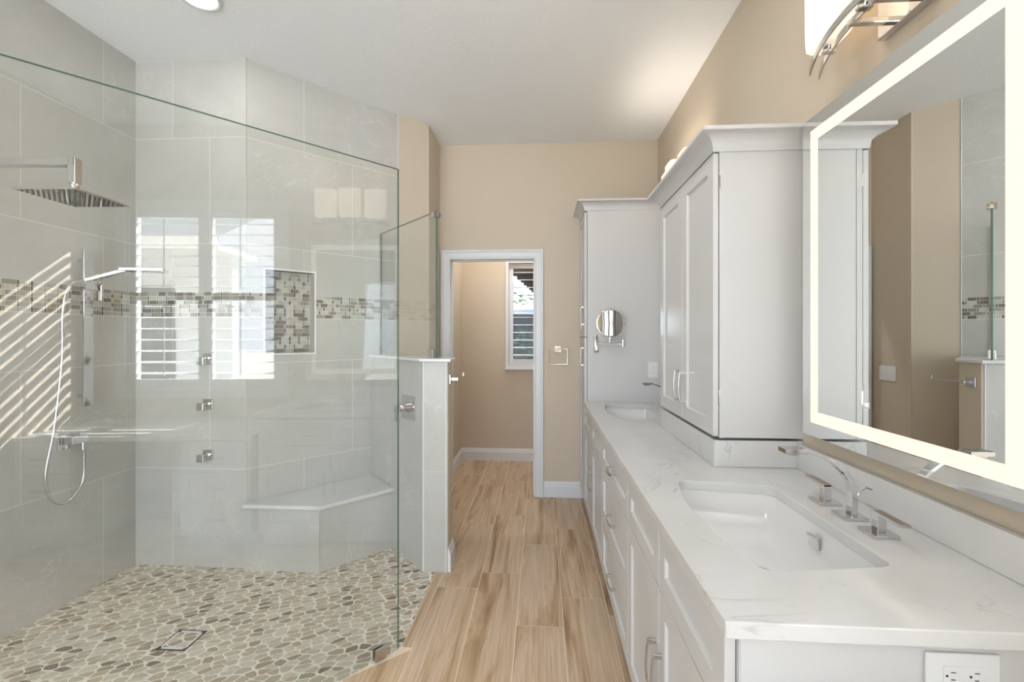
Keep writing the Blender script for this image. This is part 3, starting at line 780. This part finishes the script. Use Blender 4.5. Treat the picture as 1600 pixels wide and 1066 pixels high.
# ================================================================== magnifying mirror on the tall cabinet's side
r=thing('magnifying_mirror','round chrome swing-arm magnifying mirror on the side of the tall cabinet','mirror',(.42,3.47,H-.06)); yw=3.469
mb=MB()
def rr(w,h,y,cx,cz,r_=.012,n=5):
    out=[]
    for (sx,sz,a0) in ((1,1,0),(-1,1,90),(-1,-1,180),(1,-1,270)):
        for i in range(n+1):
            a=math.radians(a0+90*i/n); out.append((cx+sx*(w/2-r_)+r_*math.cos(a),y,cz+sz*(h/2-r_)+r_*math.sin(a)))
    return out
mb.loft([rr(.034,.135,yw,.421,H-.064),rr(.034,.135,yw-.012,.421,H-.064),rr(.024,.12,yw-.018,.421,H-.064,.010)])
at(mb.build('wall_bracket',M['chrome'],smooth=40),r)
mb=MB(); za=H-.066; mb.tube([(.425,yw-.012,za),(.43,yw-.05,za),(.605,yw-.11,za)],.005,12); mb.tube([(.605,yw-.11,za-.018),(.605,yw-.11,za+.034)],.0085,14)
mb.tube([(.605,yw-.11,za+.022),(.504,yw-.14,za+.022)],.005,12); mb.tube([(.504,yw-.14,za+.012),(.504,yw-.14,za+.05)],.006,12)
at(mb.build('swing_arm',M['chrome'],smooth=40),r)
cx,cyy,cz=.507,yw-.14,H+.088
mb=MB(); mb.lathe([(.001,.010),(.088,.010),(.1005,.006),(.103,0),(.1005,-.006),(.095,-.008),(.001,-.007)],48,axis='y',c=(cx,cyy,cz)); 
mb.tube([(cx,cyy,cz-.118),(cx,cyy,cz-.100)],.006,12); mb.tube([(cx-.108,cyy,cz),(cx+.108,cyy,cz)],.004,10)
mr=at(mb.build('mirror_rim',M['chrome'],smooth=35),r)
mb=MB(); mb.lathe([(.094,-.0083),(.001,-.0086),(.001,-.0078),(.094,-.0078)],48,axis='y',c=(cx,cyy,cz)); at(mb.build('mirror_face',M['mirror'],smooth=30),r)
r.rotation_euler=(0,0,0)
# ================================================================== outlets and switches
def duplex(mb, fx):                                            # fx maps (across, up, out) to world
    pass
def plate_thing(name,label,cat,origin,across,out,w,h,horizontal=False,kind='outlet',gangs=1):
    r=thing(name,label,cat,origin); a=Vector(across); o=Vector(out); z=Vector((0,0,1))
    M4=Matrix.Identity(4)
    for i in range(3): M4[i][0]=a[i]; M4[i][1]=o[i]; M4[i][2]=z[i]; M4[i][3]=0
    mb=MB(); mb.M=M4; mb.box(-w/2,.0004,-h/2,w/2,.006,h/2); o1=mb.build('cover_plate',M['plastic'],r,bevel=.002)
    mb=MB(); mb.M=M4
    if kind=='outlet':
        iw,ih=(.067,.034) if horizontal else (.034,.067)
        mb.box(-iw/2,.006,-ih/2,iw/2,.0075,ih/2); mb.build('receptacle',M['plastic'],r,bevel=.0008)
        for s_ in (-1,1):
            c=s_*.0195
            for q in ((c-.002,.0055,c+.006,.0070),(c-.002,-.0070,c+.005,-.0055)):
                mb=MB(); mb.M=M4
                if horizontal: mb.box(q[0],.0074,q[1],q[2],.0079,q[3])
                else: mb.box(q[1],.0074,q[0],q[3],.0079,q[2])
                mb.build('slot',M['dark'],r)
            mb=MB(); mb.M=M4; mb.lathe([(.0022,.0074),(.0022,.0079)],10,axis='y',c=(c-.0085,0,0) if horizontal else (0,0,c-.0085)); mb.build('ground_hole',M['dark'],r)
    else:
        for k in range(gangs):
            c=(k-(gangs-1)/2)*.046; mb=MB(); mb.M=M4; mb.box(c-.0165,.006,-.033,c+.0165,.0085,0); mb.box(c-.0165,.006,.0,c+.0165,.0072,.033); mb.build('rocker',M['plastic'],r,bevel=.0006)
    return r
plate_thing('wall_outlet','white outlet on the tall cabinet side above the farther sink','outlet',(.852,3.4698,H-.262),(1,0,0),(0,-1,0),.072,.118)
plate_thing('wall_outlet','white horizontal outlet on the near end panel of the vanity','outlet',(.732,.8323,H-.592),(1,0,0),(0,-1,0),.122,.076,horizontal=True)
plate_thing('light_switch','white three-rocker light switch on the hall wall, seen in the mirror','switch',(-.8818,3.70,H-.30),(0,-1,0),(1,0,0),.165,.118,kind='switch',gangs=3)
# ================================================================== towel ring on far wall
r=thing('towel_ring','square chrome towel ring on the tan wall right of the doorway','towel ring',(.147,FY,H-.12)); mb=MB()
mb.box(.118,FY-.012,H-.145,.174,FY-.0004,H-.092); mb.box(.135,FY-.045,H-.128,.157,FY-.012,H-.110); at(mb.build('mount',M['chrome'],bevel=.001),r)
mb=MB(); y=FY-.040; x0,x1,z0,z1=.066,.226,H-.246,H-.116
mb.tube([(x0,y,z0),(x0,y,z1),(x1,y,z1),(x1,y,z0)],0,sect=(.008,.008),up=(0,1,0),loop=True); at(mb.build('ring',M['chrome'],bevel=.0008),r)
# ================================================================== paper holder on knee wall
r=thing('paper_holder','chrome paper holder with square plate on the painted side of the knee wall','paper holder',(-.5435,2.655,H-.26)); mb=MB()
X_=-.5433; yk=2.652; zk=H-.262
mb.box(X_,yk-.028,zk-.028,X_+.010,yk+.028,zk+.028); mb.box(X_+.010,yk-.010,zk-.008,X_+.052,yk+.010,zk+.008); at(mb.build('mount',M['nickel'],bevel=.001),r)
mb=MB(); mb.tube([(X_+.047,yk,zk),(X_+.047,yk+.20,zk)],0,sect=(.008,.008)); mb.box(X_+.042,yk+.196,zk-.004,X_+.052,yk+.204,zk+.022); at(mb.build('roll_bar',M['nickel'],bevel=.0008),r)
# ================================================================== shower drain
r=thing('floor_drain','square tile-insert drain with dark rim set in the pebble floor','drain',(-1.628,1.937,.003)); mb=MB(); e=.067
for q in ((-e,-e,e,-e+.006),(-e,e-.006,e,e),(-e,-e,-e+.006,e),(e-.006,-e,e,e)): mb.box(q[0],q[1],-.002,q[2],q[3],.0014)
mb.build('drain_rim',M['darkmetal'],r); mb=MB(); mb.box(-e+.008,-e+.008,-.002,e-.008,e-.008,.0012); mb.build('drain_insert',M['pebble'],r)
mb=MB(); e2=e-.006
for q in ((-e2,-e2,e2,-e2+.012),(-e2,e2-.012,e2,e2),(-e2,-e2,-e2+.012,e2),(e2-.012,-e2,e2,e2)): mb.box(q[0],q[1],-.002,q[2],q[3],.0018)
mb.build('insert_frame',M['trim'],r)
# ================================================================== rain shower
zr=H+.46; rx,ry=-1.565,1.41
r=thing('rain_shower_head','square chrome rain shower head on a long wall arm','shower head',(rx,ry,zr))
mb=MB(); mb.M=Matrix.Rotation(math.radians(3),4,'Z'); mb.box(-.1,-.1,0,.1,.1,.006); mb.box(-.03,-.03,.006,.03,.03,.012); mb.build('head_plate',M['chrome'],r,bevel=.001)
mb=MB(); mb.M=Matrix.Rotation(math.radians(3),4,'Z')
for i in range(11):
    for j in range(11): mb.lathe([(.0032,-.0025),(.0036,.0)],8,c=(-.085+.017*i,-.085+.017*j,0))
mb.build('nozzles',M['rubber'],r)
mb=MB(); mb.lathe([(.013,.012),(.016,.016),(.016,.026),(.010,.030),(.013,.036),(.015,.043),(.012,.050)],20); mb.build('swivel_joint',M['chrome'],r,smooth=40)
d=Vector((-.998,-.064,0)); mb=MB(); zt=.108; wq=.026
end=Vector((.0,0,0)); Lr=.885
mb.M=frame((0,0,0),d,(-d.y,d.x,0)); mb.box(-wq/2,-wq/2,.050,wq/2,wq/2,zt+.026); mb.box(-wq/2+.001,-wq/2,zt,Lr,wq/2,zt+.026); mb.build('arm',M['chrome'],r,bevel=.0015)
mb=MB(); mb.box(-2.447-rx,-.083,zt-.017,-2.437-rx,-.023,zt+.043); mb.build('wall_flange',M['chrome'],r,bevel=.001)
# ================================================================== hand shower
WL=-2.448
r=thing('hand_shower','chrome hand shower on a vertical slide bar with a looping hose','hand shower',(WL,2.225,H))
mb=MB(); mb.box(WL+.045,2.20,H-.375,WL+.058,2.25,H+.455); at(mb.build('slide_bar',M['chrome'],bevel=.002),r)
for z in (H+.395,H-.32):
    mb=MB(); mb.box(WL,2.218,z-.009,WL+.046,2.232,z+.009); at(mb.build('bracket',M['chrome'],bevel=.001),r)
mb=MB(); mb.box(WL+.04,2.194,H+.24,WL+.075,2.256,H+.285); mb.box(WL+.06,2.262,H+.185,WL+.09,2.275,H+.29); mb.box(WL+.05,2.25,H+.27,WL+.085,2.272,H+.288); at(mb.build('slider',M['chrome'],bevel=.003),r)
hb=Vector((WL+.085,2.18,H+.285)); ht=Vector((WL+.26,2.235,H+.345)); hd=Vector((WL+.43,2.30,H+.348))
mb=MB(); pts=[hb.lerp(ht,k/6) for k in range(7)]; mb.tube(pts,0,sect=[(.022+.010*k/6,.020+.002*k/6) for k in range(7)],up=(0,0,1)); at(mb.build('handset_grip',M['chrome'],bevel=.003,smooth=40),r)
mb=MB(); dv=(hd-ht).normalized(); sv=Vector((0,0,1)).cross(dv).normalized(); uv=dv.cross(sv)
mm=Matrix.Identity(4)
for i in range(3): mm[i][0]=dv[i]; mm[i][1]=sv[i]; mm[i][2]=uv[i]; mm[i][3]=ht[i]
mb.M=mm; mb.box(-.02,-.038,-.006,.175,.038,.010); at(mb.build('spray_face',M['chrome'],bevel=.003),r)
mb=MB(); mb.M=mm
for i in range(9):
    for j in range(5): mb.lathe([(.0025,-.0085),(.003,-.006)],7,c=(.015+.017*i,-.028+.014*j,0))
at(mb.build('spray_nozzles',M['rubber']),r)
def bez(P,n=40):
    """Catmull-Rom through P"""
    P=[Vector(p) for p in P]; P=[P[0]*2-P[1]]+P+[P[-1]*2-P[-2]]; out=[]
    for i in range(1,len(P)-2):
        for k in range(n//(len(P)-3)+1):
            t=k/(n//(len(P)-3)+1); a,b,c,d_=P[i-1:i+3]
            out.append(.5*((2*b)+(c-a)*t+(2*a-5*b+4*c-d_)*t*t+(3*b-3*c+d_-a)*t**3))
    out.append(P[-2]); return out
hose=bez([(WL+.083,2.175,H+.284),(WL+.07,2.115,H+.25),(WL+.06,2.095,H+.12),(WL+.05,2.10,H-.12),(WL+.045,2.07,H-.45),(WL+.045,2.03,H-.68),(WL+.045,2.055,H-.81),(WL+.05,2.125,H-.845),(WL+.055,2.195,H-.77),(WL+.055,2.205,H-.64),(WL+.055,2.20,H-.575)],90)
mb=MB(); mb.tube(hose,.0075,12); at(mb.build('hose',M['nickel'],smooth=60),r)
mb=MB(); mb.lathe([(.011,0),(.011,.045),(.008,.055)],16,c=(WL+.055,2.200,H-.60)); 
mb.box(WL+.0005,2.115,H-.585,WL+.012,2.175,H-.505); mb.box(WL+.012,2.13,H-.56,WL+.07,2.215,H-.52); at(mb.build('supply_elbow',M['chrome'],bevel=.0015),r)
# ================================================================== body jets
def jet(z,label):
    r=thing('body_jet',label,'body jet',(-1.985,2.562,z),group='body jets on the shower back wall')
    mb=MB(); mb.box(-.030,-.010,-.030,.030,-.0003,.030); mb.build('jet_plate',M['nickel'],r,bevel=.0015)
    mb=MB(); mb.box(-.040,-.05,-.034,.002,-.010,.010); mb.build('jet_nozzle',M['nickel'],r,bevel=.003)
    mb=MB(); mb.lathe([(.012,-.0),(.014,-.012),(.008,-.016)],14,axis='y',c=(.012,-.012,.004)); mb.build('jet_ball',M['chrome'],r,smooth=40)
jet(H-.140,'topmost of three small square body jets on the shower back wall')
jet(H-.412,'middle one of three small square body jets on the shower back wall')
jet(H-.716,'lowest of three small square body jets, just above the bench height')
# ================================================================== shower valve on knee wall
vd=Vector((kA.x-k1.x,kA.y-k1.y,0)).normalized(); vn=Vector((vd.y,-vd.x,0)); 
tv=(Vector((-.81,2.72))-Vector((k1.x,k1.y))).dot(Vector((vd.x,vd.y)))
vo=Vector((k1.x,k1.y,0))+vd*tv+vn*.0005; vo.z=H-.445
r=thing('shower_valve','chrome square shower valve with lever handle on the knee wall','shower valve',vo)
F4=frame((0,0,0),vd,vn)
mb=MB(); mb.M=F4; mb.box(-.085,0,-.075,.085,.008,.075); mb.build('valve_plate',M['chrome'],r,bevel=.0015)
mb=MB(); mb.M=F4; mb.lathe([(.030,.008),(.030,.026),(.026,.028),(.026,.062),(.024,.066)],28,axis='y'); mb.build('valve_body',M['chrome'],r,smooth=35)
mb=MB(); mb.M=F4; mb.box(-.020,.064,-.020,.020,.090,.020); mb.box(-.010,.080,-.075,.010,.090,0.0); mb.build('lever',M['chrome'],r,bevel=.002)
# ================================================================== shutters
def louvers(mb,a0,a1,z0,z1,place,pitch=.0826,depth=.085,th=.009,tilt=8):
    n=max(1,int((z1-z0)/pitch)); p=(z1-z0)/n
    for i in range(n):
        zc=z0+(i+.5)*p; rings=[]
        for a in (a0,a1):
            ring=[]
            for k in range(12):
                t=2*math.pi*k/12; u=math.cos(t)*depth/2; w=math.sin(t)*th/2; c,s=math.cos(math.radians(tilt)),math.sin(math.radians(tilt))
                ring.append(place(a,u*c-w*s,zc+u*s+w*c))
            rings.append(ring)
        mb.loft(rings)
def shutter(label,a0,a1,z0,z1,place,ori,mid=None,group=None,tilt=8):
    r=thing('plantation_shutter',label,'shutter',place((a0+a1)/2,0,z0),group)
    st=.045
    def bx(mb,p,q,zz0,zz1,d=.027):
        A_=place(p,-d/2,zz0); B_=place(q,d/2,zz1); mb.box(A_[0],A_[1],A_[2],B_[0],B_[1],B_[2])
    mb=MB(); bx(mb,a0,a0+st,z0,z1); bx(mb,a1-st,a1,z0,z1); bx(mb,a0+st,a1-st,z0,z0+.06); bx(mb,a0+st,a1-st,z1-.05,z1)
    secs=[(z0+.06,z1-.05)]
    if mid: bx(mb,a0+st,a1-st,mid-.03,mid+.03); secs=[(z0+.06,mid-.03),(mid+.03,z1-.05)]
    at(mb.build('shutter_frame',M['trim'],bevel=.0015),r)
    mb=MB()
    for s0_,s1_ in secs: louvers(mb,a0+st+.001,a1-st-.001,s0_+.004,s1_-.004,place,tilt=tilt)
    at(mb.build('louvers',M['trim'],smooth=50),r)
    mb=MB()
    for s0_,s1_ in secs: c=(a0+a1)/2; bx2=place(c-.004,-.052,s0_+.03); b3=place(c+.004,-.044,s1_-.02); mb.box(*bx2,*b3)
    at(mb.build('tilt_rod',M['trim']),r); return r
# right window: inside is -x ; place(a=y, u = depth toward outside, z)
px=lambda a,u,z:(XW+.03+u,a,z)
for (y0,y1,lab) in ((-.485,.082,'louvered shutter over the desk, on the side nearer the rear wall'),(.098,.665,'louvered shutter over the desk, on the side nearer the vanity')):
    shutter(lab,y0,y1,WZ0+.012,WZ1-.012,px,'x',mid=H+.305,tilt=6)
mb=MB(); wd=.07
for q in ((XW-.016,WY0-wd,WZ0-wd,XW-.0004,WY0,WZ1+wd),(XW-.016,WY1,WZ0-wd,XW-.0004,WY1+wd,WZ1+wd),(XW-.016,WY0,WZ1,XW-.0004,WY1,WZ1+wd),(XW-.016,WY0,WZ0-wd,XW-.0004,WY1,WZ0)): mb.box(*q)
for q in ((XW,WY0+.0,WZ0,XW+.13,WY0+.012,WZ1),(XW,WY1-.012,WZ0,XW+.13,WY1,WZ1),(XW,WY0,WZ0,XW+.13,WY1,WZ0+.01),(XW,WY0,WZ1-.01,XW+.13,WY1,WZ1)): mb.box(*q)
mb.box(XW-.045,WY0-.03,WZ0-.02,XW-.0004,WY1+.03,WZ0-.001)
mb.box(XW+.004,.0825,WZ0+.01,XW+.13,.0975,WZ1-.01); mb.box(XW+.10,WY0,WZ0,XW+.105,.0825,WZ1,1); mb.box(XW+.10,.0975,WZ0,XW+.105,WY1,WZ1,1)
struct(mb.build('window_1',[M['trim'],M['pane']]))
# toilet window: inside is -y
py=lambda a,u,z:(a,TY+.035+u,z)
shutter('narrow louvered shutter in the toilet room window',TW0+.004,TW1-.004,TZ0+.004,TZ1-.004,py,'y',tilt=4)
mb=MB(); cw=.034
for q in ((TW0-cw,TY-.02,TZ0-cw,TW0,TY-.0004,TZ1+cw),(TW1,TY-.02,TZ0-cw,TW1+cw,TY-.0004,TZ1+cw),(TW0,TY-.02,TZ1,TW1,TY-.0004,TZ1+cw),(TW0,TY-.02,TZ0-cw,TW1,TY-.0004,TZ0)): mb.box(*q)
mb.box(TW0-cw-.006,TY-.032,TZ0-cw-.014,TW1+cw+.006,TY-.0004,TZ0-cw,0)
mb.box(TW0,TY+.09,TZ0,TW1,TY+.095,TZ1,1)
struct(mb.build('window_2',[M['trim'],M['pane']]))
# frame of the made-up window around the rear fill lamp
mb=MB()
for q in ((RX0-.07,-4.0,RZ0-.07,RX0,-3.984,RZ1+.07),(RX1,-4.0,RZ0-.07,RX1+.07,-3.984,RZ1+.07),(RX0,-4.0,RZ1,RX1,-3.984,RZ1+.07),(RX0,-4.0,RZ0-.07,RX1,-3.984,RZ0)): mb.box(*q)
struct(mb.build('added_rear_window',M['trim']))
# ================================================================== desk under the right window (seen in the pane's reflection)
dk=thing('vanity_desk','low white make-up desk under the shuttered window, reflected in the glass','desk',(.66,0,0)); DZ=H-.65
mb=MB(); mb.box(.33,REAR_Y+.002,DZ-.03,XW-.001,.808,DZ); at(mb.build('desk_top',M['quartz'],bevel=.002),dk)
for y0,y1 in ((.35,.800),(REAR_Y+.004,-.33)):
    mb=MB(); mb.box(.36,y0,.1,XW-.002,y1,DZ-.031); mb.box(.42,y0,0.001,XW-.002,y1,.1); at(mb.build('pedestal',M['cabinet'],bevel=.001),dk)
    for z0,z1 in ((.105,.30),(.305,.50),(.505,DZ-.036)):
        d_=front('drawer',dk,y0+.003,y1-.003,z0,z1,.339,fr=.045); pull_on(d_,(.339,(y0+y1)/2,(z0+z1)/2),.13,'y')
# ================================================================== outdoors
mb=MB(); mb.box(-30,-30,-.35,40,40,-.2); struct(mb.build('ground',M['ground']))
# neighbouring house seen mirrored through the right window
hs=thing('neighbour_house','pale neighbouring house with lap siding outside the right window','house',(4.2,-3,-.2)); mb=MB()
mb.box(4.0,-9,-.2,4.15,-1.4,2.5)
for k in range(9): mb.box(3.985,-9,1.45+k*.12,4.0,-1.4,1.555+k*.12,1)
at(mb.build('house_wall',[M['stucco'],M['siding']]),hs)
mb=MB(); mb.box(3.3,-9,2.5,4.3,-1.2,2.56); mb.box(3.27,-9,2.5,3.32,-1.2,2.66); at(mb.build('soffit',M['trim']),hs)
mb=MB(); mb.face([(3.3,-9,2.66),(3.3,-1.2,2.66),(6,-1.2,4),(6,-9,4)]); mb.face([(3.3,-1.2,2.6),(6,-1.2,2.6),(6,-1.2,4),(3.3,-1.2,2.66)]); at(mb.build('house_roof',M['shingle']),hs)
mb=MB(); mb.box(3.97,-3.1,.7,4.0,-2.2,2.1); at(mb.build('house_window',M['darkcloth']),hs)
def bush(name,label,cx,cy,cz,sx,sy,sz,n=900,lf=.05,mt='leaf'):
    mb=MB(); rnd=random.Random(int(cx*100)+int(cy*10))
    for i in range(n):
        while True:
            p=Vector((rnd.uniform(-1,1),rnd.uniform(-1,1),rnd.uniform(-1,1)))
            if .35<p.length<1: break
        c=Vector((cx+p.x*sx,cy+p.y*sy,cz+p.z*sz)); q=Matrix.Rotation(rnd.uniform(0,6.28),3,'Z')@Matrix.Rotation(rnd.uniform(-1.2,1.2),3,'X')
        a=q@Vector((lf,0,0)); b=q@Vector((0,lf*.45,.01)); mb.face([c-a,c-b,c+a,c+b])
    return tag(mb.build(name,M[mt]),label,'bush')
bush('shrub','leafy shrub in front of the neighbouring house',2.6,-1.7,.5,.5,.6,.6,700)
# behind the toilet room: lanai roof beams, low wall, neighbour roof, planting, dark screen
lr=thing('patio_cover','dark slatted patio roof outside the toilet room window','pergola',(1.1,6.5,0)); mb=MB()
for k in range(7): mb.box(-.34+k*.03,5.45+k*.35,2.13,1.1,5.62+k*.35,2.22)
mb.box(.5,5.3,2.22,.62,7.8,2.36)
at(mb.build('roof_slats',M['darkmetal']),lr); mb=MB(); mb.box(.62,5.6,-.2,.74,5.72,2.13); mb.box(.98,7.45,-.2,1.1,7.55,2.13); at(mb.build('post',M['darkmetal']),lr)
gw=MB(); gw.box(-6,9.0,-.2,1.1,9.15,1.88); gw.box(-6,8.96,1.88,1.1,9.19,2.0); tag(gw.build('garden_wall',M['stucco']),'white garden wall beyond the toilet room window','garden wall')
nh=thing('distant_house','far house with grey hipped roof beyond the garden wall','house',(-1.2,18,0)); mb=MB(); mb.box(-5,17,-.2,2,22,2.35); at(mb.build('house_wall',M['stucco']),nh)
mb=MB(); b=[(-5.4,16.6,2.35),(2.4,16.6,2.35),(2.4,22.4,2.35),(-5.4,22.4,2.35)]; rdg=[(-3,19.5,3.7),(-1.2,19.5,3.7)]
mb.face([b[0],b[1],rdg[1],rdg[0]]); mb.face([b[1],b[2],rdg[1]]); mb.face([b[2],b[3],rdg[0],rdg[1]]); mb.face([b[3],b[0],rdg[0]]); at(mb.build('house_roof',M['shingle']),nh)
bush('hedge','green hedge above the garden wall beyond the window',-.6,10.2,1.0,1.8,.5,1.40,4200,.06)
bush('shrub','dark shrub against the patio screen below the window view',-.3,8.2,1.0,.8,.3,.5,900,.05)
ds=MB(); ds.box(-3,8.7,-.2,1.1,8.74,1.80); ds.box(-3,6.9,-.2,1.1,6.94,.92); tag(ds.build('patio_screen',M['darkcloth']),'dark patio screens outside the toilet room window','screen')
